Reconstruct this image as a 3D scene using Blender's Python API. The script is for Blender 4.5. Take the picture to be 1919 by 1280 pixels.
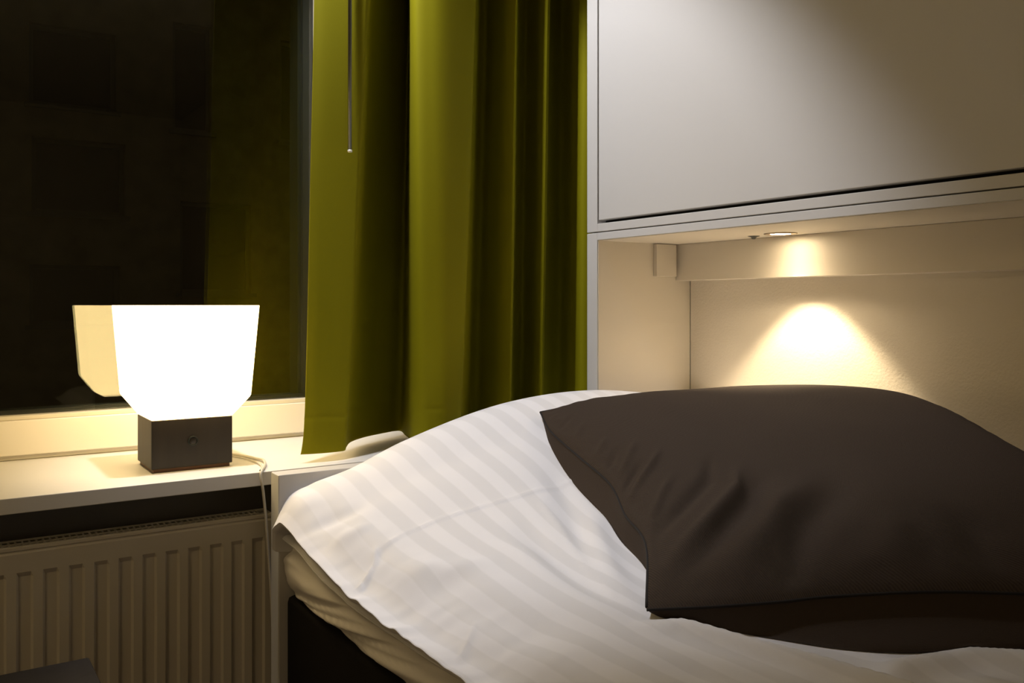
import bpy, bmesh, math, random
import numpy as np
from mathutils import Vector, Matrix

for o in list(bpy.data.objects):
    bpy.data.objects.remove(o)
SC = bpy.context.scene
COL = SC.collection
random.seed(4)

# ------------------------------------------------------------------ camera
TH = math.radians(33.67)
FPX, HY = 1659.0, 572.0
CAMH = 1.08
cam_d = bpy.data.cameras.new('camera')
cam_d.sensor_width = 36.0
cam_d.lens = FPX / 1919 * 36
cam_d.shift_y = -(640 - HY) / 1919
cam_d.clip_start = 0.02
cam = bpy.data.objects.new('camera', cam_d)
cam.location = (0, 0, CAMH)
cam.rotation_euler = (math.radians(90), 0, -TH)
COL.objects.link(cam)
SC.camera = cam

# ------------------------------------------------------------------ light
W = bpy.data.worlds.new('night')
SC.world = W
W.use_nodes = True
W.node_tree.nodes['Background'].inputs[0].default_value = (0.75, 0.62, 0.42, 1)
W.node_tree.nodes['Background'].inputs[1].default_value = 0.02
SC.view_settings.view_transform = 'Standard'
SC.view_settings.look = 'None'
SC.view_settings.exposure = 0.0
SC.view_settings.gamma = 1.0
SC.view_settings.use_curve_mapping = False

CEIL = 2.42
SPOT = (0.44, 1.47)          # ceiling downlight over the bed
SPOT_W, SPOT_C = 78.0, (0.95, 0.945, 1.0)
NICHE_W, NICHE_C = 14.0, (1.0, 0.80, 0.52)
LAMP_E, LAMP_C = 8.5, (1.0, 0.72, 0.34)
ROOM_FILL_W, ROOM_FILL_C = 10.5, (1.0, 0.74, 0.40)


def spot(name, loc, w, col, half, blend, rad, rot=(0, 0, 0)):
    d = bpy.data.lights.new(name, 'SPOT')
    d.energy = w
    d.color = col
    d.spot_size = math.radians(half * 2)
    d.spot_blend = blend
    d.shadow_soft_size = rad
    o = bpy.data.objects.new(name, d)
    o.location = loc
    o.rotation_euler = rot
    COL.objects.link(o)
    return o


spot('ceiling_spot_light', (SPOT[0], SPOT[1], CEIL - 0.03), SPOT_W, SPOT_C, 37, 0.5, 0.03, Vector((0.43, 0.08, -1)).to_track_quat('-Z', 'Y').to_euler())
rl = bpy.data.lights.new('room_fill_light', 'POINT')      # unseen warm fill added behind and left of the camera
rl.energy = ROOM_FILL_W
rl.color = ROOM_FILL_C
rl.shadow_soft_size = 0.22
rlo = bpy.data.objects.new('room_fill_light', rl)
rlo.location = (-1.4, 0.3, 1.85)
COL.objects.link(rlo)
spot('niche_spot_light', (1.408, 1.166, 1.2), NICHE_W, NICHE_C, 45, 0.35, 0.012)
spot('niche_spill_light', (1.408, 1.166, 1.206), NICHE_W * 0.11, NICHE_C, 68, 1.0, 0.02)


# ------------------------------------------------------------------ helpers
def mat(name, col, rough=0.5, metal=0.0, bump=0.0, bscale=200.0, var=0.0, vscale=8.0, sheen=0.0, spec=0.5,
        stretch=(1, 1, 1), coat=0.0):
    m = bpy.data.materials.new(name)
    m.use_nodes = True
    nt = m.node_tree
    N, L = nt.nodes, nt.links
    p = N['Principled BSDF']
    p.inputs['Base Color'].default_value = (*col, 1)
    p.inputs['Roughness'].default_value = rough
    p.inputs['Metallic'].default_value = metal
    p.inputs['Specular IOR Level'].default_value = spec
    p.inputs['Sheen Weight'].default_value = sheen
    p.inputs['Coat Weight'].default_value = coat
    tc = N.new('ShaderNodeTexCoord')
    mp = N.new('ShaderNodeMapping')
    mp.inputs['Scale'].default_value = stretch
    L.new(tc.outputs['Object'], mp.inputs['Vector'])
    if var > 0:
        n = N.new('ShaderNodeTexNoise')
        n.inputs['Scale'].default_value = vscale
        n.inputs['Detail'].default_value = 6
        r = N.new('ShaderNodeMapRange')
        r.inputs['From Min'].default_value = 0.3
        r.inputs['From Max'].default_value = 0.7
        r.inputs['To Min'].default_value = 1 - var
        r.inputs['To Max'].default_value = 1 + var
        x = N.new('ShaderNodeVectorMath')
        x.operation = 'SCALE'
        x.inputs[0].default_value = col
        L.new(mp.outputs[0], n.inputs['Vector'])
        L.new(n.outputs[0], r.inputs[0])
        L.new(r.outputs[0], x.inputs['Scale'])
        L.new(x.outputs[0], p.inputs['Base Color'])
    if bump > 0:
        n = N.new('ShaderNodeTexNoise')
        n.inputs['Scale'].default_value = bscale
        n.inputs['Detail'].default_value = 3
        b = N.new('ShaderNodeBump')
        b.inputs['Strength'].default_value = bump
        b.inputs['Distance'].default_value = 0.002
        L.new(mp.outputs[0], n.inputs['Vector'])
        L.new(n.outputs[0], b.inputs['Height'])
        L.new(b.outputs[0], p.inputs['Normal'])
    return m


def link(name, bm, m, parent=None, smooth=False, bev=0.0, seg=2):
    me = bpy.data.meshes.new(name)
    bmesh.ops.recalc_face_normals(bm, faces=bm.faces)
    bm.to_mesh(me)
    bm.free()
    me.materials.append(m)
    if smooth:
        for f in me.polygons:
            f.use_smooth = True
    o = bpy.data.objects.new(name, me)
    COL.objects.link(o)
    if parent:
        o.parent = parent
        pw = Vector(parent.location)
        if parent.parent:
            pw = pw + Vector(parent.parent.location)
        o.location = -pw
    if bev > 0:
        b = o.modifiers.new('bevel', 'BEVEL')
        b.width = bev
        b.segments = seg
        b.limit_method = 'ANGLE'
        for f in me.polygons:
            f.use_smooth = True
        b.harden_normals = True
    return o


def grid_obj(name, P, m, parent=None, uv=None, closed_u=False, thick=0.0, flip=False):
    """P: array [nu, nv, 3] in world coordinates -> smooth surface"""
    nu, nv = P.shape[:2]
    V = P.reshape(-1, 3)
    F = []
    for i in range(nu - (0 if closed_u else 1)):
        a = i * nv
        b = ((i + 1) % nu) * nv
        for j in range(nv - 1):
            q = (a + j, b + j, b + j + 1, a + j + 1)
            F.append(q[::-1] if flip else q)
    me = bpy.data.meshes.new(name)
    me.from_pydata(V.tolist(), [], F)
    me.polygons.foreach_set('use_smooth', [True] * len(F))
    me.materials.append(m)
    if uv is not None:
        lay = me.uv_layers.new(name='uv')
        U = uv.reshape(-1, 2)
        idx = np.zeros(len(me.loops), dtype=np.int32)
        me.loops.foreach_get('vertex_index', idx)
        lay.data.foreach_set('uv', U[idx].ravel())
    o = bpy.data.objects.new(name, me)
    COL.objects.link(o)
    if parent:
        o.parent = parent
        o.location = -Vector(parent.location)
    if thick:
        s = o.modifiers.new('thickness', 'SOLIDIFY')
        s.thickness = thick
        s.offset = 0
    return o


def box(bm, x0, x1, y0, y1, z0, z1):
    v = [bm.verts.new(p) for p in ((x0, y0, z0), (x1, y0, z0), (x1, y1, z0), (x0, y1, z0),
                                   (x0, y0, z1), (x1, y0, z1), (x1, y1, z1), (x0, y1, z1))]
    for f in ((0, 3, 2, 1), (4, 5, 6, 7), (0, 1, 5, 4), (1, 2, 6, 5), (2, 3, 7, 6), (3, 0, 4, 7)):
        bm.faces.new([v[i] for i in f])


def box_o(name, b, m, parent=None, bev=0.0015):
    bm = bmesh.new()
    box(bm, *b)
    return link(name, bm, m, parent, bev=bev)


def lathe(bm, prof, c, axis='z', n=48):
    """prof: list of (r, h) ; closed caps when r=0"""
    rings = []
    for r, h in prof:
        ring = []
        for i in range(1 if r == 0 else n):
            a = 2 * math.pi * i / n
            u, w = r * math.cos(a), r * math.sin(a)
            if axis == 'z':
                p = (c[0] + u, c[1] + w, c[2] + h)
            elif axis == 'y':
                p = (c[0] + u, c[1] + h, c[2] + w)
            else:
                p = (c[0] + h, c[1] + u, c[2] + w)
            ring.append(bm.verts.new(p))
        rings.append(ring)
    for a, b in zip(rings, rings[1:]):
        if len(a) == 1 and len(b) == 1:
            continue
        for i in range(n):
            j = (i + 1) % n
            if len(a) == 1:
                bm.faces.new((a[0], b[i], b[j]))
            elif len(b) == 1:
                bm.faces.new((a[i], a[j], b[0]))
            else:
                bm.faces.new((a[i], a[j], b[j], b[i]))


def spline(pts, n):
    """Catmull-Rom through pts, n samples"""
    P = np.array(pts, float)
    Q = np.vstack([2 * P[0] - P[1], P, 2 * P[-1] - P[-2]])
    k = len(P) - 1
    t = np.linspace(0, k, n)
    i = np.minimum(t.astype(int), k - 1)
    u = (t - i)[:, None]
    a, b, c, d = Q[i], Q[i + 1], Q[i + 2], Q[i + 3]
    return 0.5 * (2 * b + (c - a) * u + (2 * a - 5 * b + 4 * c - d) * u ** 2 + (3 * b - a - 3 * c + d) * u ** 3)


def tube(bm, path, r, n=10):
    path = [Vector(p) for p in path]
    rings = []
    up = Vector((0.31, 0.17, 0.93))
    for i, p in enumerate(path):
        t = (path[min(i + 1, len(path) - 1)] - path[max(i - 1, 0)]).normalized()
        a = t.cross(up)
        if a.length < 1e-3:
            a = t.cross(Vector((1, 0, 0)))
        a.normalize()
        b = t.cross(a)
        rings.append([bm.verts.new(p + r * (math.cos(2 * math.pi * k / n) * a + math.sin(2 * math.pi * k / n) * b)) for k in range(n)])
    for A, B in zip(rings, rings[1:]):
        for k in range(n):
            bm.faces.new((A[k], A[(k + 1) % n], B[(k + 1) % n], B[k]))
    bm.faces.new(rings[0][::-1])
    bm.faces.new(rings[-1])


def thing(name, label, cat, loc=(0, 0, 0), group=None):
    o = bpy.data.objects.new(name, None)
    o.empty_display_size = 0.1
    o.location = loc
    COL.objects.link(o)
    return tag(o, label, cat, group)


def tag(o, label, cat, group=None):
    o['label'] = label
    o['category'] = cat
    if group:
        o['group'] = group
    return o


def struct(o, label=None, cat=None):
    o['kind'] = 'structure'
    if label:
        o['label'] = label
    if cat:
        o['category'] = cat
    return o


def smoothstep(a, b, x):
    t = np.clip((x - a) / (b - a), 0, 1)
    return t * t * (3 - 2 * t)


class Noise2:
    """smooth value noise for wrinkles"""
    def __init__(self, seed):
        r = np.random.RandomState(seed)
        self.g = r.rand(64, 64)

    def __call__(self, x, y):
        x = np.asarray(x) % 64
        y = np.asarray(y) % 64
        xi, yi = x.astype(int), y.astype(int)
        fx, fy = x - xi, y - yi
        fx = fx * fx * (3 - 2 * fx)
        fy = fy * fy * (3 - 2 * fy)
        g = self.g
        x1, y1 = (xi + 1) % 64, (yi + 1) % 64
        xi, yi = xi % 64, yi % 64
        return ((g[xi, yi] * (1 - fx) + g[x1, yi] * fx) * (1 - fy) + (g[xi, y1] * (1 - fx) + g[x1, y1] * fx) * fy) * 2 - 1


# ------------------------------------------------------------------ materials
M_wall = mat('painted_wall', (0.62, 0.58, 0.50), 0.8, bump=0.15, bscale=120, var=0.03)
M_niche_wall = mat('dark_grey_wall', (0.20, 0.19, 0.175), 0.8, bump=0.15, bscale=120, var=0.04)  # darker grey for the wall below the sill
M_ceil = mat('ceiling_paint', (0.70, 0.68, 0.63), 0.9)
M_floor = mat('brown_wood_floor', (0.16, 0.10, 0.06), 0.5, var=0.25, vscale=6, stretch=(1, 12, 1))
M_frame = mat('white_window_paint', (0.78, 0.73, 0.62), 0.4)
M_bead = mat('window_bead', (0.66, 0.61, 0.48), 0.4)
M_gasket = mat('black_spacer', (0.012, 0.013, 0.011), 0.5)
M_sill = mat('white_laminate_sill', (0.74, 0.72, 0.67), 0.42, bump=0.03, bscale=300)
M_rad = mat('radiator_enamel', (0.60, 0.56, 0.47), 0.4)
M_radin = mat('radiator_inside', (0.02, 0.02, 0.018), 0.7)
M_lam = mat('light_grey_laminate', (0.56, 0.545, 0.52), 0.5, spec=0.3, bump=0.02, bscale=400)
M_edge = mat('laminate_edge_band', (0.66, 0.65, 0.60), 0.45)
M_dark = mat('cabinet_inside_dark', (0.01, 0.01, 0.01), 0.8)
M_niche = mat('cream_laminate', (0.66, 0.60, 0.50), 0.5, spec=0.3)
M_back = mat('textured_back_panel', (0.66, 0.60, 0.50), 0.6, bump=0.35, bscale=220)
M_black = mat('black_plastic', (0.008, 0.012, 0.008), 0.35)
M_steel = mat('satin_steel', (0.42, 0.34, 0.25), 0.35, metal=0.8)
M_wand = mat('grey_metal_rod', (0.13, 0.13, 0.11), 0.3, metal=0.6)
M_wandcap = mat('rod_end_cap', (0.85, 0.85, 0.75), 0.2, metal=0.3)
M_wood = mat('dark_brown_stained_wood', (0.024, 0.018, 0.011), 0.5, bump=0.12, bscale=60, var=0.3, vscale=40, stretch=(1, 1, 0.08))
M_woodfoot = mat('brown_wood_foot', (0.16, 0.07, 0.025), 0.5)
M_cord = mat('white_plastic_cord', (0.62, 0.58, 0.48), 0.4)
M_base = mat('black_base_fabric', (0.012, 0.0105, 0.0095), 0.95, bump=0.5, bscale=900, spec=0.15)
M_stool = mat('dark_stained_top', (0.018, 0.016, 0.017), 0.7, spec=0.2, bump=0.1, bscale=80, var=0.25, vscale=20)
M_sheet = mat('white_cotton_sheet', (0.74, 0.71, 0.66), 0.85, bump=0.15, bscale=700, sheen=0.1, spec=0.2)
M_facade = mat('night_facade', (0.20, 0.16, 0.10), 0.9, bump=0.2, bscale=20, var=0.25, vscale=3)
M_fwin = mat('dark_facade_pane', (0.004, 0.004, 0.004), 0.3)
M_fframe = mat('facade_window_frame', (0.12, 0.11, 0.09), 0.7)
M_ground = mat('dark_ground', (0.03, 0.03, 0.03), 0.9)


def fabric_curtain():
    m = mat('olive_green_curtain_cloth', (0.225, 0.208, 0.003), 0.75, bump=0.1, bscale=900, sheen=0.0, spec=0.12)
    return m


M_curt = fabric_curtain()


def emis(name, col, e):
    m = bpy.data.materials.new(name)
    m.use_nodes = True
    nt = m.node_tree
    p = nt.nodes['Principled BSDF']
    p.inputs['Base Color'].default_value = (0.8, 0.8, 0.75, 1)
    p.inputs['Roughness'].default_value = 0.4
    p.inputs['Emission Color'].default_value = (*col, 1)
    p.inputs['Emission Strength'].default_value = e
    return m


M_shade = emis('lit_opal_shade', LAMP_C, LAMP_E)
M_lens = emis('lit_downlight_lens', (1.0, 0.80, 0.52), 62.0)

M_lens2 = emis('ceiling_downlight_lens', (1.0, 0.93, 0.88), 20.0)


def glass_mat():
    m = bpy.data.materials.new('window_glass')
    m.use_nodes = True
    nt = m.node_tree
    N, L = nt.nodes, nt.links
    for n in list(N):
        if n.type != 'OUTPUT_MATERIAL':
            N.remove(n)
    out = [n for n in N if n.type == 'OUTPUT_MATERIAL'][0]
    tr = N.new('ShaderNodeBsdfTransparent')
    tr.inputs[0].default_value = (0.93, 0.95, 0.92, 1)
    gl = N.new('ShaderNodeBsdfGlossy')
    gl.inputs['Roughness'].default_value = 0.0
    gl.inputs['Color'].default_value = (1, 0.98, 0.9, 1)
    fr = N.new('ShaderNodeFresnel')
    fr.inputs[0].default_value = 1.70
    geo = N.new('ShaderNodeNewGeometry')
    inv = N.new('ShaderNodeMath')
    inv.operation = 'SUBTRACT'
    inv.inputs[0].default_value = 1.0
    mul = N.new('ShaderNodeMath')
    mul.operation = 'MULTIPLY'
    mx = N.new('ShaderNodeMixShader')
    L.new(geo.outputs['Backfacing'], inv.inputs[1])
    L.new(inv.outputs[0], mul.inputs[0])
    L.new(fr.outputs[0], mul.inputs[1])
    L.new(mul.outputs[0], mx.inputs[0])
    L.new(tr.outputs[0], mx.inputs[1])
    L.new(gl.outputs[0], mx.inputs[2])
    L.new(mx.outputs[0], out.inputs[0])
    return m


M_glass = glass_mat()


def stripe_mat():
    """white sateen with tone-on-tone woven stripes along v"""
    m = mat('white_sateen_stripe', (0.80, 0.79, 0.80), 0.8, sheen=0.1, spec=0.2)
    nt = m.node_tree
    N, L = nt.nodes, nt.links
    p = N['Principled BSDF']
    uv = N.new('ShaderNodeUVMap')
    sx = N.new('ShaderNodeSeparateXYZ')
    L.new(uv.outputs[0], sx.inputs[0])
    mo = N.new('ShaderNodeMath')
    mo.operation = 'PINGPONG'
    mo.inputs[1].default_value = 0.5
    sc = N.new('ShaderNodeMath')
    sc.operation = 'MULTIPLY'
    sc.inputs[1].default_value = 1 / 0.052
    L.new(sx.outputs[0], sc.inputs[0])
    L.new(sc.outputs[0], mo.inputs[0])
    r = N.new('ShaderNodeMapRange')
    r.inputs['From Min'].default_value = 0.22
    r.inputs['From Max'].default_value = 0.28
    r.inputs['To Min'].default_value = 0.0
    r.inputs['To Max'].default_value = 1.0
    L.new(mo.outputs[0], r.inputs[0])
    mx = N.new('ShaderNodeMix')
    mx.data_type = 'RGBA'
    mx.inputs[6].default_value = (0.79, 0.785, 0.80, 1)
    mx.inputs[7].default_value = (0.725, 0.72, 0.73, 1)  # satin stripe's differing sheen partly put into this darker tone
    L.new(r.outputs[0], mx.inputs[0])
    L.new(mx.outputs[2], p.inputs['Base Color'])
    r2 = N.new('ShaderNodeMapRange')
    r2.inputs['To Min'].default_value = 0.85
    r2.inputs['To Max'].default_value = 0.55
    L.new(r.outputs[0], r2.inputs[0])
    L.new(r2.outputs[0], p.inputs['Roughness'])
    n = N.new('ShaderNodeTexNoise')
    n.inputs['Scale'].default_value = 700
    b = N.new('ShaderNodeBump')
    b.inputs['Strength'].default_value = 0.08
    b.inputs['Distance'].default_value = 0.001
    L.new(uv.outputs[0], n.inputs['Vector'])
    L.new(n.outputs[0], b.inputs['Height'])
    L.new(b.outputs[0], p.inputs['Normal'])
    return m


def twill_mat():
    m = mat('dark_brown_twill', (0.040, 0.031, 0.026), 0.9, spec=0.12)
    nt = m.node_tree
    N, L = nt.nodes, nt.links
    p = N['Principled BSDF']
    uv = N.new('ShaderNodeUVMap')
    mp = N.new('ShaderNodeMapping')
    mp.inputs['Rotation'].default_value = (0, 0, math.radians(38))
    L.new(uv.outputs[0], mp.inputs['Vector'])
    w = N.new('ShaderNodeTexWave')
    w.inputs['Scale'].default_value = 130
    w.inputs['Distortion'].default_value = 0.6
    w.inputs['Detail'].default_value = 1
    L.new(mp.outputs[0], w.inputs['Vector'])
    n = N.new('ShaderNodeTexNoise')
    n.inputs['Scale'].default_value = 500
    n.inputs['Detail'].default_value = 2
    L.new(uv.outputs[0], n.inputs['Vector'])
    ad = N.new('ShaderNodeMath')
    ad.operation = 'ADD'
    L.new(w.outputs[1], ad.inputs[0])
    L.new(n.outputs[0], ad.inputs[1])
    b = N.new('ShaderNodeBump')
    b.inputs['Strength'].default_value = 0.5
    b.inputs['Distance'].default_value = 0.0012
    L.new(ad.outputs[0], b.inputs['Height'])
    L.new(b.outputs[0], p.inputs['Normal'])
    r = N.new('ShaderNodeMapRange')
    r.inputs['From Max'].default_value = 2.0
    r.inputs['To Min'].default_value = 0.6
    r.inputs['To Max'].default_value = 1.5
    x = N.new('ShaderNodeVectorMath')
    x.operation = 'SCALE'
    x.inputs[0].default_value = (0.045, 0.033, 0.0245)
    L.new(ad.outputs[0], r.inputs[0])
    L.new(r.outputs[0], x.inputs['Scale'])
    L.new(x.outputs[0], p.inputs['Base Color'])
    return m


M_duvet = stripe_mat()
M_cush = twill_mat()
M_cush2 = mat('dark_brown_twill_under', (0.045, 0.033, 0.0245), 0.9, spec=0.12, bump=0.3, bscale=700)
M_piping = mat('cushion_seam', (0.007, 0.005, 0.0045), 0.9)

# ------------------------------------------------------------------ room shell
SILLZ, SILLY = 0.78, 1.576
RX0, RX1, RY0 = -1.7, 1.56, -2.7
WALLY = 1.69      # wall face below the sill
REVY = 1.945      # face of the window frame


def sbox(name, b, m, bev=0.0):
    return struct(box_o(name, b, m, None, bev))


sbox('floor', (RX0, RX1, RY0, WALLY, -0.05, 0.0), M_floor)
sbox('ceiling', (RX0 - 0.1, RX1 + 0.1, RY0 - 0.1, 2.1, CEIL, CEIL + 0.05), M_ceil)
sbox('wall_left', (RX0 - 0.1, RX0, RY0, 2.1, 0, CEIL), M_wall)
sbox('wall_right', (RX1, RX1 + 0.1, RY0, 2.1, 0, CEIL), M_wall)
sbox('wall_front', (RX0 - 0.1, RX1 + 0.1, RY0 - 0.1, RY0, 0, CEIL), M_wall)
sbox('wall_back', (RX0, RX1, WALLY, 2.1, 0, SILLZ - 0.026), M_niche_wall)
# wall pieces to the left and right of the window and the lintel over it
sbox('wall_back_right', (0.80, RX1, REVY + 0.001, 2.1, SILLZ - 0.026, CEIL), M_wall)
sbox('wall_back_left', (RX0, -1.30, REVY + 0.001, 2.1, SILLZ - 0.026, CEIL), M_wall)
sbox('wall_back_top', (-1.30, 0.80, REVY + 0.001, 2.1, 2.30, CEIL), M_wall)

# ------------------------------------------------------------------ window
WX0, WX1 = -1.30, 0.80
GX1, GZ0, GZ1 = 0.757, 0.8665, 2.24
win = bpy.data.objects.new('window_1', None)
win.location = (0, 2.0, SILLZ)
COL.objects.link(win)
struct(win)
bm = bmesh.new()
box(bm, WX0, WX1, REVY, 2.06, 0.790, 0.858)          # bottom rail
box(bm, WX0 + 0.02, WX1, REVY + 0.012, 2.06, SILLZ, 0.79)   # set-back foot under it
box(bm, GX1 + 0.012, WX1, REVY, 2.06, 0.858, 2.30)
box(bm, WX0, -1.25, REVY, 2.06, 0.858, 2.30)
box(bm, -1.25, GX1 + 0.012, REVY, 2.06, GZ1 + 0.01, 2.30)
link('window_frame', bm, M_frame, win, bev=0.0025)
bm = bmesh.new()
box(bm, -1.25, GX1 + 0.012, REVY + 0.006, 1.974, 0.858, GZ0)
box(bm, GX1, GX1 + 0.012, REVY + 0.006, 1.974, GZ0, GZ1)
box(bm, -1.25, GX1 + 0.012, REVY + 0.006, 1.974, GZ1, GZ1 + 0.01)
link('glazing_bead', bm, M_bead, win, bev=0.0015)
for k, y in enumerate((1.975, 1.993)):
    bm = bmesh.new()
    box(bm, -1.245, GX1 + 0.008, y, y + 0.004, GZ0 - 0.005, GZ1 + 0.006)
    link('pane', bm, M_glass, win)
bm = bmesh.new()
for b in ((GX1 - 0.022, GX1 + 0.008, 1.9795, 1.9925, GZ0, GZ1), (-1.245, GX1 - 0.022, 1.9795, 1.9925, GZ0 - 0.005, GZ0 + 0.008),
          (GX1 - 0.028, GX1 + 0.010, 1.9975, 2.05, GZ0 - 0.005, GZ1), (-1.245, GX1 - 0.03, 1.9975, 2.05, GZ0 - 0.006, GZ0 + 0.006)):
    box(bm, *b)
link('glazing_spacer', bm, M_gasket, win)

# sill board
sill = box_o('trim_1', (RX0, RX1, SILLY, REVY + 0.014, SILLZ - 0.0252, SILLZ), M_sill, None, 0.0015)
struct(sill)

# ------------------------------------------------------------------ outside
fac = thing('apartment_building', 'dark facade with unlit windows seen through the night window', 'building', (2, 14, -3))
K = 14 / 9.0
wins = []
for (x0, x1, z0, z1) in ((0.7964, 1.52, 2.896, 3.62), (0.8175, 1.60, 1.92, 2.60), (2.03, 2.40, 2.79, 3.84), (-0.6, 0.15, 2.896, 3.62),
                         (-0.6, 0.15, 1.92, 2.60), (3.1, 3.8, 2.79, 3.84), (0.80, 1.55, 0.9, 1.45), (-0.6, 0.15, 0.9, 1.45), (2.1, 2.8, 1.2, 2.1)):
    wins.append((x0 * K, x1 * K, (z0 - 1.08) * K + 1.08, (z1 - 1.08) * K + 1.08))
bm = bmesh.new()
xs = sorted({-6.0, 14.0} | {a for w in wins for a in w[:2]})
zs = sorted({-3.0, 9.0} | {a for w in wins for a in w[2:]})
for i in range(len(xs) - 1):
    for j in range(len(zs) - 1):
        cx_, cz_ = (xs[i] + xs[i + 1]) / 2, (zs[j] + zs[j + 1]) / 2
        if any(w[0] < cx_ < w[1] and w[2] < cz_ < w[3] for w in wins):
            continue
        box(bm, xs[i], xs[i + 1], 14, 14.25, zs[j], zs[j + 1])
link('wall', bm, M_facade, fac)
for w in wins:
    bm = bmesh.new()
    for b in ((w[0], w[1], w[2], w[2] + 0.06), (w[0], w[1], w[3] - 0.06, w[3]), (w[0], w[0] + 0.06, w[2], w[3]), (w[1] - 0.06, w[1], w[2], w[3])):
        box(bm, b[0], b[1], 14.12, 14.2, b[2], b[3])
    box(bm, w[0] - 0.06, w[1] + 0.06, 13.93, 14.02, w[2] - 0.06, w[2])
    fo = link('window', bm, M_fframe, fac)
    bm = bmesh.new()
    box(bm, w[0] + 0.06, w[1] - 0.06, 14.15, 14.17, w[2] + 0.06, w[3] - 0.06)
    link('pane', bm, M_fwin, fo).location = Vector((0, 0, 0))
g = sbox('ground', (-8, 16, 2.2, 14.2, -3.1, -3.0), M_ground)

# ------------------------------------------------------------------ radiator
RY, RZ1, RZ0 = 1.606, 0.696, 0.10
RXA, RXB = -0.70, 0.540
rad = thing('radiator', 'cream ribbed panel radiator under the windowsill', 'radiator', (-0.08, 1.63, 0))
PIT, c0 = 0.03761, 0.5123
prof = [(RXB, 0.0)]
c = c0
while c > RXA + 0.03:
    for dx, d in ((0.0085 + 0.0035, 0), (0.0085, 0.0055), (-0.0085, 0.0055), (-0.0085 - 0.0035, 0)):
        prof.append((c + dx, d))
    c -= PIT
prof.append((RXA, 0.0))
rows = ((RZ0 + 0.003, 0.003, 0), (RZ0 + 0.006, 0, 0), (0.135, 0, 0), (0.143, 0, 1), (0.6465, 0, 1), (0.6545, 0, 0), (0.684, 0, 0), (0.6865, 0.0022, 0), (0.6885, 0.0022, 0),
        (0.690, 0, 0), (RZ1 - 0.0015, 0, 0), (RZ1, 0.002, 0), (RZ1, 0.008, 0))
P = np.array([[(x, RY + d * k + off, z) for (z, off, k) in rows] for x, d in prof])
o = grid_obj('front_panel', P, M_rad, rad)
for f in o.data.polygons:
    f.use_smooth = False
bm = bmesh.new()
box(bm, RXA, RXB, RY + 0.046, RY + 0.050, RZ0, RZ1)
link('rear_panel', bm, M_rad, rad)
for x in (RXA, RXB - 0.002):
    box_o('side_cover', (x, x + 0.002, RY + 0.003, RY + 0.046, RZ0 + 0.01, RZ1 - 0.001), M_rad, rad, 0)
bm = bmesh.new()
for y0, y1 in ((0.002, 0.0085), (0.0215, 0.0285), (0.0425, 0.046)):
    box(bm, RXA + 0.002, RXB - 0.002, RY + y0, RY + y1, RZ1 - 0.0022, RZ1 - 0.0012)
x = RXA + 0.004
while x < RXB - 0.02:
    box(bm, x, x + 0.0030, RY + 0.0085, RY + 0.0425, RZ1 - 0.0023, RZ1 - 0.0013)
    x += 0.0100
box(bm, RXB - 0.020, RXB - 0.002, RY + 0.0085, RY + 0.0425, RZ1 - 0.0022, RZ1 - 0.0012)
gr = link('top_grille', bm, M_rad, rad)
gr['kind'] = 'stuff'
box_o('convector_core', (RXA + 0.01, RXB - 0.01, RY + 0.012, RY + 0.040, RZ0 + 0.02, RZ1 - 0.03), M_radin, rad, 0)
for x in (-0.5, 0.35):
    box_o('wall_bracket', (x, x + 0.04, RY + 0.050, WALLY - 0.0005, 0.25, 0.6), M_rad, rad, 0)


# ------------------------------------------------------------------ table lamp
lamp = thing('table_lamp', 'lit table lamp with white opal shade and dark wooden base on the windowsill', 'lamp', (0.4105, 1.726, SILLZ))
LX0, LX1, LY0, LY1, LZ1 = 0.339, 0.482, 1.665, 1.787, 0.874
box_o('foot', (LX0 + 0.004, LX1 - 0.004, LY0 + 0.004, LY1 - 0.004, SILLZ, SILLZ + 0.008), M_woodfoot, lamp, 0.0008)
bs = box_o('base', (LX0, LX1, LY0, LY1, SILLZ + 0.0065, LZ1), M_wood, lamp, 0.0018)
bm = bmesh.new()
lathe(bm, [(0, -0.0012), (0.0062, -0.0012), (0.0066, -0.0006), (0.0066, 0.004), (0, 0.004)], (0.4105, LY0, 0.833), 'y', 40)
b1 = link('switch_button', bm, M_wood, lamp, True)
bm = bmesh.new()
lathe(bm, [(0.0066, 0.001), (0.0066, -0.0014), (0.0074, -0.0022), (0.0088, -0.0022), (0.0092, -0.001), (0.0092, 0.001)], (0.4105, LY0, 0.833), 'y', 48)
link('switch_ring', bm, M_black, lamp, True)
bm = bmesh.new()


def rrect(ox, z, r):
    x0, x1, y0, y1 = LX0 - ox, LX1 + ox, LY0 - ox, LY1 + ox
    out = []
    for (cx_, cy_, a0) in ((x1 - r, y1 - r, 0), (x0 + r, y1 - r, 90), (x0 + r, y0 + r, 180), (x1 - r, y0 + r, 270)):
        for k in range(5):
            a = math.radians(a0 + 90 * k / 4)
            out.append(bm.verts.new((cx_ + r * math.cos(a), cy_ + r * math.sin(a), z)))
    return out


rings = [rrect(-0.002, LZ1, 0.001), rrect(0.0, LZ1 + 0.001, 0.001), rrect(0.0255, 0.9105, 0.003), rrect(0.0272, 0.9145, 0.003), rrect(0.0389, 1.0785, 0.002),
         rrect(0.0385, 1.0798, 0.002), rrect(0.0365, 1.0798, 0.002), rrect(0.036, 1.072, 0.002)]
for A, B in zip(rings, rings[1:]):
    for k in range(20):
        bm.faces.new((A[k], A[(k + 1) % 20], B[(k + 1) % 20], B[k]))
bm.faces.new(rings[0][::-1])
bm.faces.new(rings[-1])
link('shade', bm, M_shade, lamp)
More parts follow.
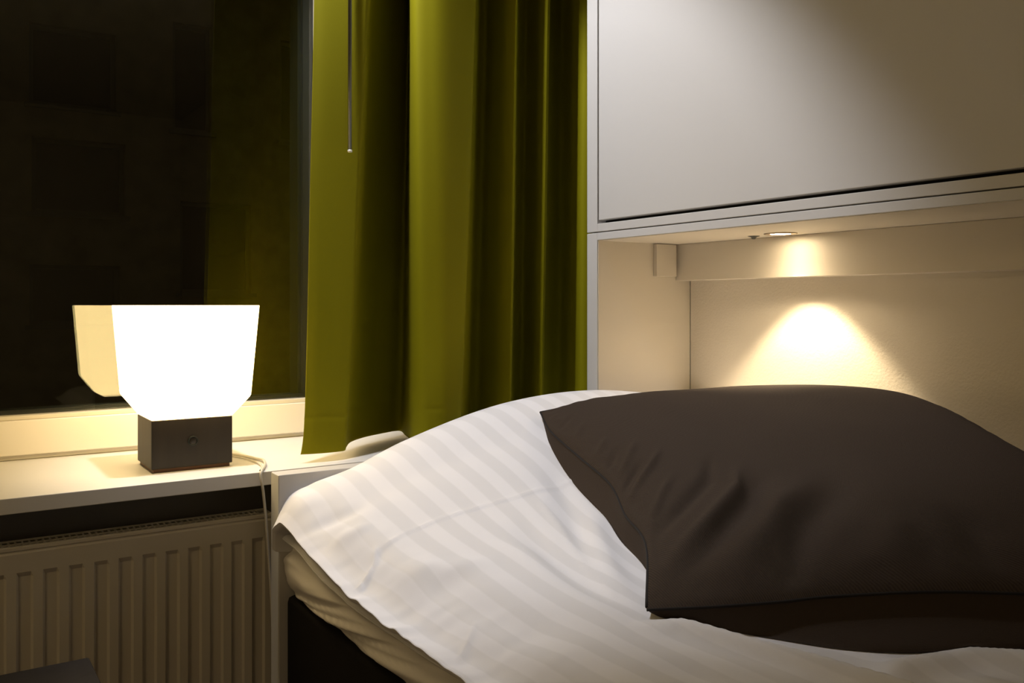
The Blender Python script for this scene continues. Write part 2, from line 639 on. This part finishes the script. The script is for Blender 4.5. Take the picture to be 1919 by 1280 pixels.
# cord: runs on the sill, over its edge and down in front of the radiator
cord = [(0.470, 1.7875, 0.7855), (0.492, 1.795, 0.784), (0.5149, 1.772, 0.7832), (0.529, 1.738, 0.7832), (0.5375, 1.700, 0.7835), (0.541, 1.672, 0.785),
        (0.534, 1.635, 0.7845), (0.5190, 1.597, 0.7835), (0.5085, 1.5755, 0.7815), (0.5055, 1.5705, 0.772), (0.5090, 1.5690, 0.745), (0.5127, 1.5685, 0.7074),
        (0.5165, 1.5685, 0.657), (0.5215, 1.5690, 0.591), (0.5265, 1.5700, 0.50), (0.529, 1.575, 0.35), (0.530, 1.58, 0.20), (0.525, 1.59, 0.05), (0.50, 1.585, 0.004), (0.40, 1.58, 0.004)]
bm = bmesh.new()
tube(bm, spline(cord, 160), 0.0026, 10)
link('cord', bm, M_cord, lamp, True)
bm = bmesh.new()
c2 = [(0.470, 1.7875, 0.7835), (0.4895, 1.775, 0.7832), (0.5076, 1.747, 0.7832), (0.5208, 1.705, 0.7832), (0.5262, 1.668, 0.7832), (0.5235, 1.628, 0.7836), (0.514, 1.594, 0.784), (0.5055, 1.5765, 0.783)]
tube(bm, spline(c2, 60), 0.0016, 8)
link('cord', bm, M_cord, lamp, True)

# ------------------------------------------------------------------ curtain
def pxw(px, y):
    a = (px - 960) / FPX
    dx = math.sin(TH) + a * math.cos(TH)
    dy = math.cos(TH) - a * math.sin(TH)
    return (dx * y / dy, y)


CT = [  # px at image top, px at the hem, depth y
    (590, 569, 1.690), (612, 590, 1.684), (650, 618, 1.682), (680, 638, 1.684), (687, 643, 1.686), (690, 646, 1.692), (691, 647, 1.703), (693, 649, 1.730), (699, 655, 1.775), (713, 670, 1.812), (735, 692, 1.845),
    (756, 722, 1.868), (765, 742, 1.880), (769, 754, 1.865), (769, 762, 1.800), (769, 774, 1.735), (779, 794, 1.695), (806, 820, 1.682), (834, 838, 1.682),
    (872, 853, 1.698), (884, 858, 1.706), (889, 861, 1.714), (889, 862, 1.728), (888, 863, 1.765),
    (892, 869, 1.82), (899, 879, 1.858), (911, 893, 1.862), (926, 912, 1.825), (949, 936, 1.775), (965, 953, 1.752), (969, 957, 1.752), (970, 958, 1.765),
    (969, 958, 1.80), (974, 964, 1.85), (984, 975, 1.872), (998, 990, 1.845), (1020, 1010, 1.785), (1028, 1016, 1.778), (1030, 1017, 1.785), (1029, 1017, 1.815),
    (1038, 1027, 1.86), (1052, 1044, 1.880), (1072, 1066, 1.845), (1095, 1090, 1.795), (1120, 1118, 1.79), (1150, 1150, 1.82), (1180, 1180, 1.85), (1205, 1205, 1.84)]
NS = 460
KY = 0.958
top = spline([pxw(a, y * KY) for a, b, y in CT], NS)
bot = spline([pxw(b, y * KY) for a, b, y in CT], NS)
ZT, ZH = 1.68, 0.797     # z where the top column applies, hem
nz = 90
P = np.zeros((NS, nz, 3))
UV = np.zeros((NS, nz, 2))
arc = np.concatenate([[0], np.cumsum(np.linalg.norm(np.diff(bot, axis=0), axis=1))])
N1 = Noise2(3)
zz = np.concatenate([np.linspace(ZH, ZH + 0.12, 26)[:-1], np.linspace(ZH + 0.12, CEIL - 0.045, nz - 25)])
for j, z in enumerate(zz):
    t = (z - ZH) / (ZT - ZH)
    t = min(t, 1.3)
    t = t ** 0.85 if t < 1 else t
    xy = bot * (1 - t) + top * t
    wob = 0.004 * N1(arc * 14, np.full(NS, z * 3.0)) * (1 - 0.5 * min(1, t))
    P[:, j, 0] = xy[:, 0]
    P[:, j, 1] = xy[:, 1] + wob
    P[:, j, 2] = z
    # stitched hem line
    P[:, j, 1] += 0.0016 * math.exp(-((z - 0.866) / 0.0022) ** 2)
    UV[:, j, 0] = arc
    UV[:, j, 1] = z
# slightly flared corner at the free edge
flare = np.exp(-arc / 0.03)[:, None] * np.exp(-(zz - ZH) / 0.03)[None, :]
P[:, :, 0] -= 0.006 * flare
cu = thing('curtain', 'olive green curtain hanging in deep folds beside the window', 'curtain', (1.0, 1.75, SILLZ))
grid_obj('curtain_cloth', P, M_curt, cu, UV, thick=0.0014)
bm = bmesh.new()
wx, wy = 0.6875, 1.597
lathe(bm, [(0, 0), (0.0036, 0), (0.0036, CEIL - 0.04 - 1.379), (0, CEIL - 0.04 - 1.379)], (wx, wy, 1.379), 'z', 16)
wand = link('wand', bm, M_wand, cu, True)
bm = bmesh.new()
lathe(bm, [(0, -0.003), (0.0044, -0.0025), (0.0048, 0.0), (0.004, 0.002), (0, 0.002)], (wx, wy, 1.378), 'z', 16)
cap = link('end_cap', bm, M_wandcap, wand, True)
cap.location = (0, 0, 0)
box_o('curtain_rail', (-1.3, RX1 - 0.001, 1.55, 1.84, CEIL - 0.045, CEIL - 0.001), M_frame, cu, 0.002)

# ------------------------------------------------------------------ cabinets
CX = 1.238
CY1, CI = 1.556, 1.520      # outer and inner face of the end panel
CY0 = -0.62
XB, XK = 1.474, 1.521
cab = thing('wall_cabinet', 'upper light grey bed cabinet with one large flap door', 'cabinet', (1.39, 0.5, 1.2415))
box_o('side_panel', (CX, RX1 - 0.002, CI, CY1, 1.2415, 2.38), M_lam, cab)
box_o('side_panel', (CX, RX1 - 0.002, CY0 - 0.036, CY0, 1.2415, 2.38), M_lam, cab)
box_o('bottom_panel', (CX, RX1 - 0.002, CY0, CI, 1.2415, 1.2595), M_lam, cab, 0.0012)
box_o('top_panel', (CX, RX1 - 0.002, CY0, CI, 2.345, 2.38), M_lam, cab)
box_o('back_panel', (1.545, RX1 - 0.002, CY0, CI, 1.2595, 2.345), M_dark, cab, 0)
box_o('door', (CX + 0.001, CX + 0.020, CY0 + 0.003, CI - 0.0035, 1.2665, 2.341), M_lam, cab, 0.002)
box_o('inner_liner', (CX + 0.024, CX + 0.028, CY0 + 0.001, CI - 0.0005, 1.2600, 2.344), M_dark, cab, 0)

nic = thing('bed_niche', 'open cream niche unit below the cabinet, around the head side of the bed', 'cabinet', (1.39, 0.5, 0))
box_o('side_panel', (CX, RX1 - 0.002, CI + 0.0005, CY1, 0.0, 1.2395), M_lam, nic)
box_o('inner_lining', (CX + 0.003, XK, CI - 0.001, CI, 0.0, 1.2228), M_niche, nic, 0)
box_o('side_panel', (CX, RX1 - 0.002, CY0 - 0.036, CY0, 0.0, 1.2395), M_niche, nic)
box_o('top_panel', (CX, RX1 - 0.002, CY0, CI + 0.0005, 1.2232, 1.2395), M_lam, nic, 0.0012)
box_o('top_lining', (CX + 0.003, XB, CY0, CI - 0.001, 1.2224, 1.2234), M_niche, nic, 0)
box_o('back_panel', (XK, RX1 - 0.002, CY0, CI - 0.003, 0.0, 1.2232), M_back, nic, 0)
box_o('beam', (XB, XK, CY0, CI - 0.0012, 1.1375, 1.2222), M_niche, nic, 0.001)
box_o('bracket', (1.4035, 1.466, CI - 0.013, CI - 0.001, 1.1465, 1.2212), M_niche, nic, 0.0015)

dl = thing('downlight', 'small round lit downlight in the niche ceiling', 'downlight', (1.417, 1.166, 1.222))
bm = bmesh.new()
lathe(bm, [(0.0215, 0.0), (0.0215, -0.0012), (0.0225, -0.0022), (0.031, -0.0022), (0.0325, -0.0012), (0.0325, 0.0)], (1.417, 1.166, 1.2223), 'z', 56)
link('ring', bm, M_steel, dl, True)
bm = bmesh.new()
lathe(bm, [(0, -0.0008), (0.0213, -0.0008), (0.0213, 0.0), (0, 0.0)], (1.417, 1.166, 1.2223), 'z', 56)
link('lens', bm, M_lens, dl)
nub = thing('sensor', 'tiny black switch nub on the niche ceiling beside the downlight', 'switch', (1.4255, 1.2416, 1.2224))
bm = bmesh.new()
lathe(bm, [(0, -0.0065), (0.003, -0.0062), (0.0065, -0.002), (0.0115, -0.0008), (0.0125, 0.0), (0, 0.0)], (1.4255, 1.2416, 1.2224), 'z', 28)
link('nub', bm, M_black, nub, True)

cl = thing('ceiling_downlight', 'round recessed ceiling downlight above the bed', 'downlight', (SPOT[0], SPOT[1], CEIL))
bm = bmesh.new()
lathe(bm, [(0.034, 0.0), (0.034, -0.003), (0.045, -0.003), (0.047, 0.0)], (SPOT[0], SPOT[1], CEIL), 'z', 48)
link('ring', bm, M_steel, cl, True)
bm = bmesh.new()
lathe(bm, [(0, -0.001), (0.0338, -0.001), (0.0338, 0.0), (0, 0.0)], (SPOT[0], SPOT[1], CEIL), 'z', 48)
link('lens', bm, M_lens2, cl)

# ------------------------------------------------------------------ bed
BX0 = 0.5195
bed = thing('bed', 'black fabric covered bed base under the mattress', 'bed', (1.0, 0.6, 0))
epn = thing('end_panel', 'pale laminate end board standing between the bed and the windowsill', 'panel', (0.9, 1.536, 0))
ep = box_o('board', (BX0, CX - 0.0005, 1.516, CY1 - 0.0005, 0.0, 0.782), M_lam, epn, 0.0012)
box_o('edge_band', (BX0 - 0.0008, BX0, 1.517, CY1 - 0.0015, 0.001, 0.781), M_edge, epn, 0)
box_o('base', (0.531, XK - 0.002, CY0 + 0.01, 1.5155, 0.04, 0.572), M_base, bed, 0.012)
for x in (0.60, 1.42):
    for y in (-0.5, 1.40):
        box_o('leg', (x, x + 0.05, y, y + 0.05, 0.0, 0.04), M_black, bed, 0.002)

# duvet upper surface heights, control grid in (y rows, x columns)
GX = np.array([0.508, 0.53, 0.57, 0.65, 0.75, 0.87, 1.00, 1.19, 1.45, 1.60])
GY = np.array([1.515, 1.50, 1.35, 1.20, 1.00, 0.80, 0.50, 0.0, -0.7])
GZ = np.array([
    [.690, .732, .756, .778, .817, .855, .881, .892, .875, .870],
    [.700, .740, .762, .784, .822, .858, .884, .895, .875, .870],
    [.686, .700, .733, .762, .790, .818, .841, .850, .845, .84],
    [.666, .672, .706, .735, .756, .774, .787, .796, .800, .800],
    [.660, .664, .700, .730, .741, .748, .753, .757, .759, .759],
    [.657, .661, .696, .722, .727, .730, .731, .732, .732, .732],
    [.657, .661, .690, .706, .706, .704, .704, .705, .705, .705],
    [.657, .661, .690, .706, .706, .704, .704, .705, .705, .705],
    [.657, .661, .690, .706, .716, .718, .719, .720, .720, .720]])


def cub(xg, F, x):
    """cubic Hermite along axis 0 of F at points x"""
    d = np.gradient(F, xg, axis=0)
    i = np.clip(np.searchsorted(xg, x) - 1, 0, len(xg) - 2)
    h = (xg[i + 1] - xg[i])
    t = (x - xg[i]) / h
    sh = (-1,) + (1,) * (F.ndim - 1)
    t = t.reshape(sh)
    h = h.reshape(sh)
    a, b = F[i], F[i + 1]
    return (2 * t**3 - 3 * t**2 + 1) * a + (t**3 - 2 * t**2 + t) * h * d[i] + (-2 * t**3 + 3 * t**2) * b + (t**3 - t**2) * h * d[i + 1]


yo = np.argsort(GY)


def height(xs, ys):
    """separable lookup on the full outer grid -> H[len(xs), len(ys)]"""
    A = cub(GX, GZ.T, xs)                    # [nx, rows]
    B = cub(GY[yo], A[:, yo].T, ys)          # [ny, nx]
    return B.T


def seg_dist(X, Y, pts):
    """distance to polyline, position along it 0..1, signed side"""
    best = np.full(X.shape, 9.0)
    T = np.zeros(X.shape)
    S = np.zeros(X.shape)
    pts = np.array(pts, float)
    L = np.concatenate([[0], np.cumsum(np.linalg.norm(np.diff(pts, axis=0), axis=1))])
    for k in range(len(pts) - 1):
        a, b = pts[k], pts[k + 1]
        d = b - a
        q = d @ d
        t = np.clip(((X - a[0]) * d[0] + (Y - a[1]) * d[1]) / q, 0, 1)
        dx, dy = X - a[0] - t * d[0], Y - a[1] - t * d[1]
        D = np.hypot(dx, dy)
        m_ = D < best
        best = np.where(m_, D, best)
        T = np.where(m_, (L[k] + t * (L[k + 1] - L[k])) / L[-1], T)
        S = np.where(m_, np.sign(d[0] * (Y - a[1]) - d[1] * (X - a[0])), S)
    return best, T, S


def ridge(X, Y, pts, w, h, taper=0.25, step=0.0):
    D, T, S = seg_dist(X, Y, pts)
    env = smoothstep(0, taper, T) * smoothstep(0, taper, 1 - T)
    return env * (h * np.exp(-(D / w) ** 2) + step * S * np.exp(-(D / (w * 2.5)) ** 2))


N2, N3 = Noise2(11), Noise2(12)


def duvet_relief(X, Y):
    Z = np.zeros(X.shape)
    # long soft undulation
    Z += 0.0025 * N2(X * 7 + 3, Y * 4 + 1)
    # wrinkles pulled towards the left hem
    e = np.exp(-((X - 0.52) / 0.07) ** 2)
    Z += e * 0.0035 * N3(X * 10 + Y * 5, Y * 26 + X * 12)
    Z += e * 0.0020 * N2(X * 16 - Y * 6, Y * 55 + X * 30)
    for r in DUV_R:
        Z += ridge(X, Y, *r)
    return Z


DUV_R = [
    # ironed cross crease (thin raised line), world xy polyline, width, height
    ([(0.545, 1.215), (0.62, 1.222), (0.70, 1.215), (0.80, 1.20), (0.88, 1.195), (0.96, 1.20), (1.04, 1.17)], 0.004, 0.0016, 0.06, 0.0006),
    ([(0.84, 1.195), (0.80, 1.08), (0.755, 0.98), (0.72, 0.90), (0.69, 0.80)], 0.004, 0.0020, 0.15, 0.0008),
    ([(0.88, 1.10), (0.80, 0.98), (0.74, 0.88), (0.70, 0.79)], 0.018, 0.007, 0.3),
    ([(0.78, 1.16), (0.73, 1.02), (0.69, 0.90), (0.665, 0.76)], 0.022, -0.006, 0.3),
    ([(0.70, 1.10), (0.68, 0.96), (0.66, 0.82), (0.655, 0.70)], 0.022, 0.006, 0.3),
    ([(0.93, 1.28), (0.87, 1.15), (0.80, 1.02), (0.74, 0.90)], 0.02, -0.006, 0.3),
    # short seam tuck near the hem
    ([(0.515, 1.185), (0.535, 1.19), (0.56, 1.205), (0.575, 1.235)], 0.005, 0.004, 0.2, 0.0015),
    ([(0.52, 0.90), (0.545, 0.915), (0.575, 0.94)], 0.004, 0.003, 0.3),
    # broad dip along the hem in front
    ([(0.59, 1.13), (0.575, 1.00), (0.585, 0.86), (0.60, 0.74)], 0.035, -0.014, 0.3),
    ([(0.56, 1.16), (0.60, 1.07), (0.66, 1.00)], 0.02, 0.006, 0.4),
    ([(0.53, 1.40), (0.57, 1.36), (0.62, 1.33)], 0.018, -0.007, 0.4),
    ([(0.53, 1.33), (0.56, 1.30), (0.60, 1.28)], 0.014, 0.006, 0.4),
    # foreground folds below the cushion's front corner
    ([(0.66, 0.76), (0.70, 0.71), (0.73, 0.64), (0.77, 0.556), (0.79, 0.50), (0.80, 0.42)], 0.013, 0.014, 0.2),
    ([(0.78, 0.60), (0.80, 0.55), (0.83, 0.49), (0.86, 0.42)], 0.016, -0.010, 0.3),
    ([(0.77, 0.53), (0.83, 0.535), (0.93, 0.51), (1.02, 0.44), (1.10, 0.36)], 0.016, 0.013, 0.2),
    ([(0.62, 0.70), (0.66, 0.62), (0.72, 0.54), (0.76, 0.46)], 0.02, -0.006, 0.3),
    ([(0.88, 0.50), (0.90, 0.45), (0.91, 0.38)], 0.010, 0.006, 0.3),
    ([(0.98, 0.45), (0.98, 0.40), (0.97, 0.34)], 0.010, 0.006, 0.3),
]


def dz_total(X, Y, H):
    return H + duvet_relief(X, Y)


# hem outline: bottom edge of the top layer
ycol = np.concatenate([np.linspace(1.5145, 1.44, 16)[:-1], np.linspace(1.44, 0.40, 200)[:-1], np.linspace(0.40, CY0 + 0.02, 60)])
xs = np.concatenate([0.508 + (np.linspace(0, 1, 60) ** 1.5) * 0.16, np.linspace(0.668, 1.515, 130)[1:]])
Hh = height(xs, ycol)
X, Y = np.meshgrid(xs, ycol, indexing='ij')
Z = dz_total(X, Y, Hh)
hemw = 0.002 * N2(ycol * 9, ycol * 0 + 5) + 0.001 * N3(ycol * 27, ycol * 0 + 2)
Xs = X + hemw[None, :] * np.exp(-((X - 0.508) / 0.05) ** 2)
ze = Z[0]
lip = []
for (dx, dz) in ((0.10, -0.016), (0.03, -0.0135), (0.008, -0.0105), (0.0015, -0.006), (0.0, -0.0025)):
    lip.append(np.stack([Xs[0] + dx, ycol, ze + dz], -1))
body = np.stack([Xs, Y, Z], -1)
P = np.concatenate([np.array(lip), body], 0)
# far end tucks down against the end board
Pend = P[:, :1].copy()
Pend[:, :, 2] -= 0.03
Pend[:, :, 1] += 0.0008
P = np.concatenate([Pend, P], 1)
# uv: u = distance across (arc in xz), v = along y
yb_ = np.concatenate([ycol[:1], ycol])
Hb0 = height(xs, yb_)
d = np.hypot(np.diff(xs)[:, None], np.diff(Hb0, axis=0) * 0.6)
u = np.concatenate([np.zeros((1, len(yb_))), np.cumsum(d, axis=0)], 0)
u = np.concatenate([np.array([-0.10, -0.03, -0.015, -0.008, -0.003])[:, None] + u[:1], u], 0)
kf = 1 - 0.30 * smoothstep(1.30, 0.82, yb_) * smoothstep(0.45, 0.75, yb_)
u = 0.05 + (u - 0.05) / kf[None, :]
UV = np.stack([u, P[:, :, 1]], -1)
duv = thing('duvet', 'white duvet with tone-on-tone stripes spread over the bed', 'duvet', (0.9, 0.9, 0.63))
grid_obj('duvet_cover', P, M_duvet, duv, UV, flip=True)
# second, lower layer of the folded duvet
zl = np.interp(-ycol, [-1.5145, -1.42, -1.235, -0.993, -0.85, 0.62], [.672, .664, .634, .638, .643, .643])
zl = zl + 0.002 * N2(ycol * 15, ycol * 0 + 9)
xl = 0.526 + 0.004 * N3(ycol * 9, ycol * 0 + 7)
prof = [(0.12, -0.010), (0.02, -0.009), (0.004, -0.006), (0.0, -0.002), (0.001, 0.002), (0.006, 0.005), (0.02, 0.007), (0.12, 0.008)]
P = np.array([np.stack([xl + dx, ycol, zl + dz], -1) for dx, dz in prof])
UV = np.stack([np.repeat(np.array([-0.12, -0.1, -0.09, -0.085, -0.08, -0.075, -0.06, 0.04])[:, None], len(ycol), 1), P[:, :, 1]], -1)
grid_obj('lower_layer', P, M_duvet, duv, UV, flip=True)
# piping along both hems
for nm, xa, za in (('hem_piping', Xs[0] + 0.0005, ze - 0.0015), ('hem_piping', xl + 0.0002, zl - 0.0005)):
    bm = bmesh.new()
    tube(bm, [(a, b, c_) for a, b, c_ in zip(xa, ycol, za)], 0.0013, 6)
    link(nm, bm, M_duvet, duv, True)

# mattress with wrinkled sheet
prof = [(0.10, 0.575), (0.02, 0.572), (0.004, 0.575), (-0.002, 0.583), (-0.005, 0.598), (-0.004, 0.612), (0.002, 0.622), (0.015, 0.6285), (0.05, 0.630), (0.3, 0.630), (0.978, 0.630)]
pr = spline(prof, 40)
n_y = len(ycol)
P = np.zeros((40, n_y, 3))
for i, (dx, z) in enumerate(pr):
    k = i / 40.0
    vert = math.exp(-((z - 0.60) / 0.03) ** 2) if dx < 0.05 else 0.0
    wr = 0.011 * (1 - np.abs(N2(ycol * 13 + z * 90, ycol * 0 + z * 9))) ** 2 - 0.005 + 0.006 * N3(ycol * 22 + z * 130, ycol * 0 + z * 16)
    P[i, :, 0] = 0.536 + dx + wr * vert - 0.006 * vert
    P[i, :, 1] = ycol
    rise = 0.026 * smoothstep(1.40, 1.50, ycol) * smoothstep(0.58, 0.625, z)
    P[i, :, 2] = np.minimum(z + rise, np.maximum(zl - 0.012, 0.57)) + (0.0015 * (1 + N2(ycol * 12, ycol * 0 + 4)) if z < 0.585 else 0)
# rounded far corner
cr = smoothstep(1.515, 1.47, ycol)
P[:, :, 0] += (1 - cr)[None, :] * 0.006
mt = grid_obj('mattress', P, M_sheet, None, None, flip=True)
tag(mt, 'mattress in a wrinkled white sheet bulging over the black bed base', 'mattress')

# ------------------------------------------------------------------ cushion
cu2 = thing('cushion', 'large dark brown twill cushion lying on the white duvet', 'cushion', (1.0, 0.9, 0.72))
A_, B_, C_, D_ = (0.995, 1.395, 0.873), (0.6825, 0.7495, 0.735), (1.26, 0.32, 0.752), (1.485, 0.98, 0.885)
sideAB = [A_, (0.954, 1.305, 0.850), (0.922, 1.18, 0.824), (0.885, 1.055, 0.803), (0.838, 0.965, 0.779), (0.785, 0.864, 0.768), B_]
sideBC = [B_, (0.7329, 0.6937, 0.745), (0.790, 0.6526, 0.751), (0.8395, 0.620, 0.757), (0.93, 0.560, 0.762), (1.0163, 0.5023, 0.760), (1.14, 0.41, 0.756), C_]
sideAD = [A_, (1.08, 1.335, 0.892), (1.19, 1.26, 0.896), (1.32, 1.15, 0.893), D_]
sideDC = [D_, (1.43, 0.84, 0.875), (1.37, 0.68, 0.83), (1.30, 0.50, 0.78), C_]
n = 170
eAB, eBC, eAD, eDC = spline(sideAB, n), spline(sideBC, n), spline(sideAD, n), spline(sideDC, n)
s = np.linspace(0, 1, n)
# Coons patch: u from A->D side(B->C), v from A->B (D->C)
U_, V_ = np.meshgrid(s, s, indexing='ij')
u_, v_ = U_[..., None], V_[..., None]
Coons = ((1 - v_) * eAD[:, None, :] + v_ * eBC[:, None, :] + (1 - u_) * eAB[None, :, :] + u_ * eDC[None, :, :]
         - ((1 - u_) * (1 - v_) * eAB[0] + u_ * (1 - v_) * eDC[0] + (1 - u_) * v_ * eAB[-1] + u_ * v_ * eDC[-1]))


def dome(p, q):
    du = 1 - np.abs(2 * U_ - 1) ** p
    dv = 1 - np.abs(2 * V_ - 1) ** p
    return (np.clip(du, 0, 1) * np.clip(dv, 0, 1)) ** q


dU = np.where(U_ < 0.5, np.clip(1 - np.abs(2 * U_ - 1) ** 3.2, 0, 1) ** 0.55, np.clip(1 - np.abs(2 * U_ - 1) ** 5, 0, 1) ** 0.42)
dV = np.clip(1 - np.abs(2 * V_ - 1) ** 2.5, 0, 1) ** 0.60
top_h = (0.041 + 0.048 * U_ ** 1.8) * dU * dV
Nn, Nm = Noise2(21), Noise2(22)
rel = np.zeros_like(U_)
RID = [  # in (u,v) space; they fan out from the front corner (0,1) and from the left seam (u=0)
    ([(0.0, 0.955), (0.06, 0.905), (0.176, 0.84), (0.328, 0.74), (0.44, 0.62)], 0.020, 0.010, 0.25),
    ([(0.0, 0.90), (0.05, 0.82), (0.15, 0.755), (0.27, 0.68), (0.36, 0.56)], 0.020, -0.009, 0.3),
    ([(0.0, 0.86), (0.035, 0.77), (0.10, 0.70), (0.20, 0.60)], 0.014, 0.006, 0.3),
    ([(0.02, 0.985), (0.11, 0.925), (0.22, 0.855), (0.34, 0.785), (0.50, 0.67)], 0.024, -0.008, 0.3),
    ([(0.10, 0.985), (0.21, 0.94), (0.34, 0.87), (0.47, 0.79), (0.56, 0.70)], 0.032, 0.009, 0.3),
    ([(0.27, 1.02), (0.34, 0.975), (0.42, 0.90), (0.54, 0.78), (0.62, 0.68)], 0.034, -0.010, 0.3),
    ([(0.50, 1.0), (0.55, 0.94), (0.62, 0.85)], 0.035, 0.006, 0.3),
    ([(0.68, 1.0), (0.70, 0.93), (0.74, 0.84)], 0.03, -0.006, 0.3),
    ([(0.0, 0.66), (0.05, 0.61), (0.13, 0.55), (0.22, 0.47)], 0.013, 0.006, 0.25),
    ([(0.0, 0.60), (0.05, 0.555), (0.13, 0.50)], 0.013, -0.006, 0.25),
    ([(0.0, 0.53), (0.05, 0.50), (0.12, 0.45), (0.18, 0.41)], 0.012, 0.005, 0.25),
    ([(0.0, 0.47), (0.05, 0.44), (0.10, 0.41)], 0.012, -0.005, 0.25),
    ([(0.0, 0.40), (0.05, 0.38), (0.11, 0.35)], 0.012, 0.004, 0.25),
    ([(0.0, 0.30), (0.05, 0.27), (0.11, 0.23)], 0.012, 0.003, 0.25),
    ([(0.0, 0.20), (0.05, 0.19), (0.10, 0.17)], 0.012, -0.003, 0.25),
]
for r in RID:
    rel += 1.1 * ridge(U_, V_, r[0], r[1], r[2], 0.40)
edge = np.minimum(np.minimum(U_, 1 - U_), np.minimum(V_, 1 - V_))
rel += 0.0025 * Nn(U_ * 9, V_ * 6)
rel += 0.003 * np.exp(-(edge / 0.05) ** 2) * smoothstep(0, 0.02, edge) * Nm((U_ + V_) * 20, (U_ - V_) * 30)
T3 = Coons.copy()
T3[..., 2] += top_h + rel * smoothstep(0, 0.04, edge)
# top shell bulges a touch outwards near the edges
UVc = np.stack([U_ * 0.52, V_ * 0.70], -1)
grid_obj('cover', T3, M_cush, cu2, UVc, flip=True)
# underside: bulges sideways past the seam, then rests on the duvet
Bt = Coons.copy()
cen = Coons[n // 2, n // 2]
mid_u = 1 - np.abs(2 * U_ - 1) ** 4
mid_v = 1 - np.abs(2 * V_ - 1) ** 4
ed = edge
outw = 0.030 * np.exp(-((ed - 0.055) / 0.045) ** 2) * smoothstep(0, 0.03, ed) * mid_u.clip(0, 1) ** 0.6 * mid_v.clip(0, 1) ** 0.6
outw = np.where((V_ > 0.5) & (np.abs(2 * V_ - 1) > np.abs(2 * U_ - 1)), 0.078, 0.030) * np.sin(np.pi * np.clip(ed / 0.11, 0, 1))
corner = (np.clip(np.abs(2 * U_ - 1), 0, 1) ** 6 * np.clip(np.abs(2 * V_ - 1), 0, 1) ** 6)
dirx = (2 * U_ - 1) * (np.abs(2 * U_ - 1) >= np.abs(2 * V_ - 1))
diry = (2 * V_ - 1) * (np.abs(2 * V_ - 1) > np.abs(2 * U_ - 1))
eu = np.array([D_[0] - A_[0], D_[1] - A_[1]]); eu = eu / np.linalg.norm(eu)
ev = np.array([B_[0] - A_[0], B_[1] - A_[1]]); ev = ev / np.linalg.norm(ev)
cfade = (1 - np.abs(2 * U_ - 1) ** 5 * np.abs(2 * V_ - 1) ** 5) * (4 * (0.25 - (np.minimum(np.abs(U_ - 0.5), np.abs(V_ - 0.5))) ** 2)).clip(0, 1)
sg_u = np.sign(dirx)
sg_v = np.sign(diry)
Bt[..., 0] += outw * cfade * (sg_u * eu[0] + sg_v * ev[0])
Bt[..., 1] += outw * cfade * (sg_u * eu[1] + sg_v * ev[1])
low = 0.11 * dome(3.0, 0.45)
Bt[..., 2] -= low
Hb = np.zeros_like(U_)
# height of duvet below each underside point
fx, fy = Bt[..., 0].clip(0.51, 1.58).ravel(), Bt[..., 1].clip(-0.6, 1.51).ravel()
A2 = cub(GX, GZ.T, fx)
for k in range(0, len(fx), 2000):
    sl = slice(k, k + 2000)
    Fy = A2[sl][:, yo]
    yg = GY[yo]
    i = np.clip(np.searchsorted(yg, fy[sl]) - 1, 0, len(yg) - 2)
    t = (fy[sl] - yg[i]) / (yg[i + 1] - yg[i])
    dF = np.gradient(Fy, yg, axis=1)
    r_ = np.arange(len(i))
    h_ = yg[i + 1] - yg[i]
    Hb.ravel()[sl] = ((2*t**3-3*t**2+1)*Fy[r_, i] + (t**3-2*t**2+t)*h_*dF[r_, i] + (-2*t**3+3*t**2)*Fy[r_, i+1] + (t**3-t**2)*h_*dF[r_, i+1])
Hb += duvet_relief(Bt[..., 0], Bt[..., 1])
lim = Hb + 0.001
sm = np.maximum(Bt[..., 2], lim)
Bt[..., 2] = np.where(ed < 0.003, Coons[..., 2], sm)
grid_obj('underside', Bt, M_cush2, cu2, UVc)
# seam piping round the four sides
for E_ in (eAB, eBC, eAD, eDC):
    bm = bmesh.new()
    tube(bm, [tuple(p) for p in E_[::2]], 0.0018, 6)
    link('seam', bm, M_piping, cu2, True)

# ------------------------------------------------------------------ dark side table
st = thing('side_table', 'dark side table whose top corner stands before the radiator', 'table', (-0.04, 1.2, 0))
box_o('tabletop', (-0.29, 0.206, 0.98, 1.438, 0.535, 0.56), M_stool, st, 0.004)
for x in (-0.28, 0.156):
    for y in (0.99, 1.388):
        box_o('leg', (x, x + 0.04, y, y + 0.04, 0.0, 0.535), M_stool, st, 0.002)
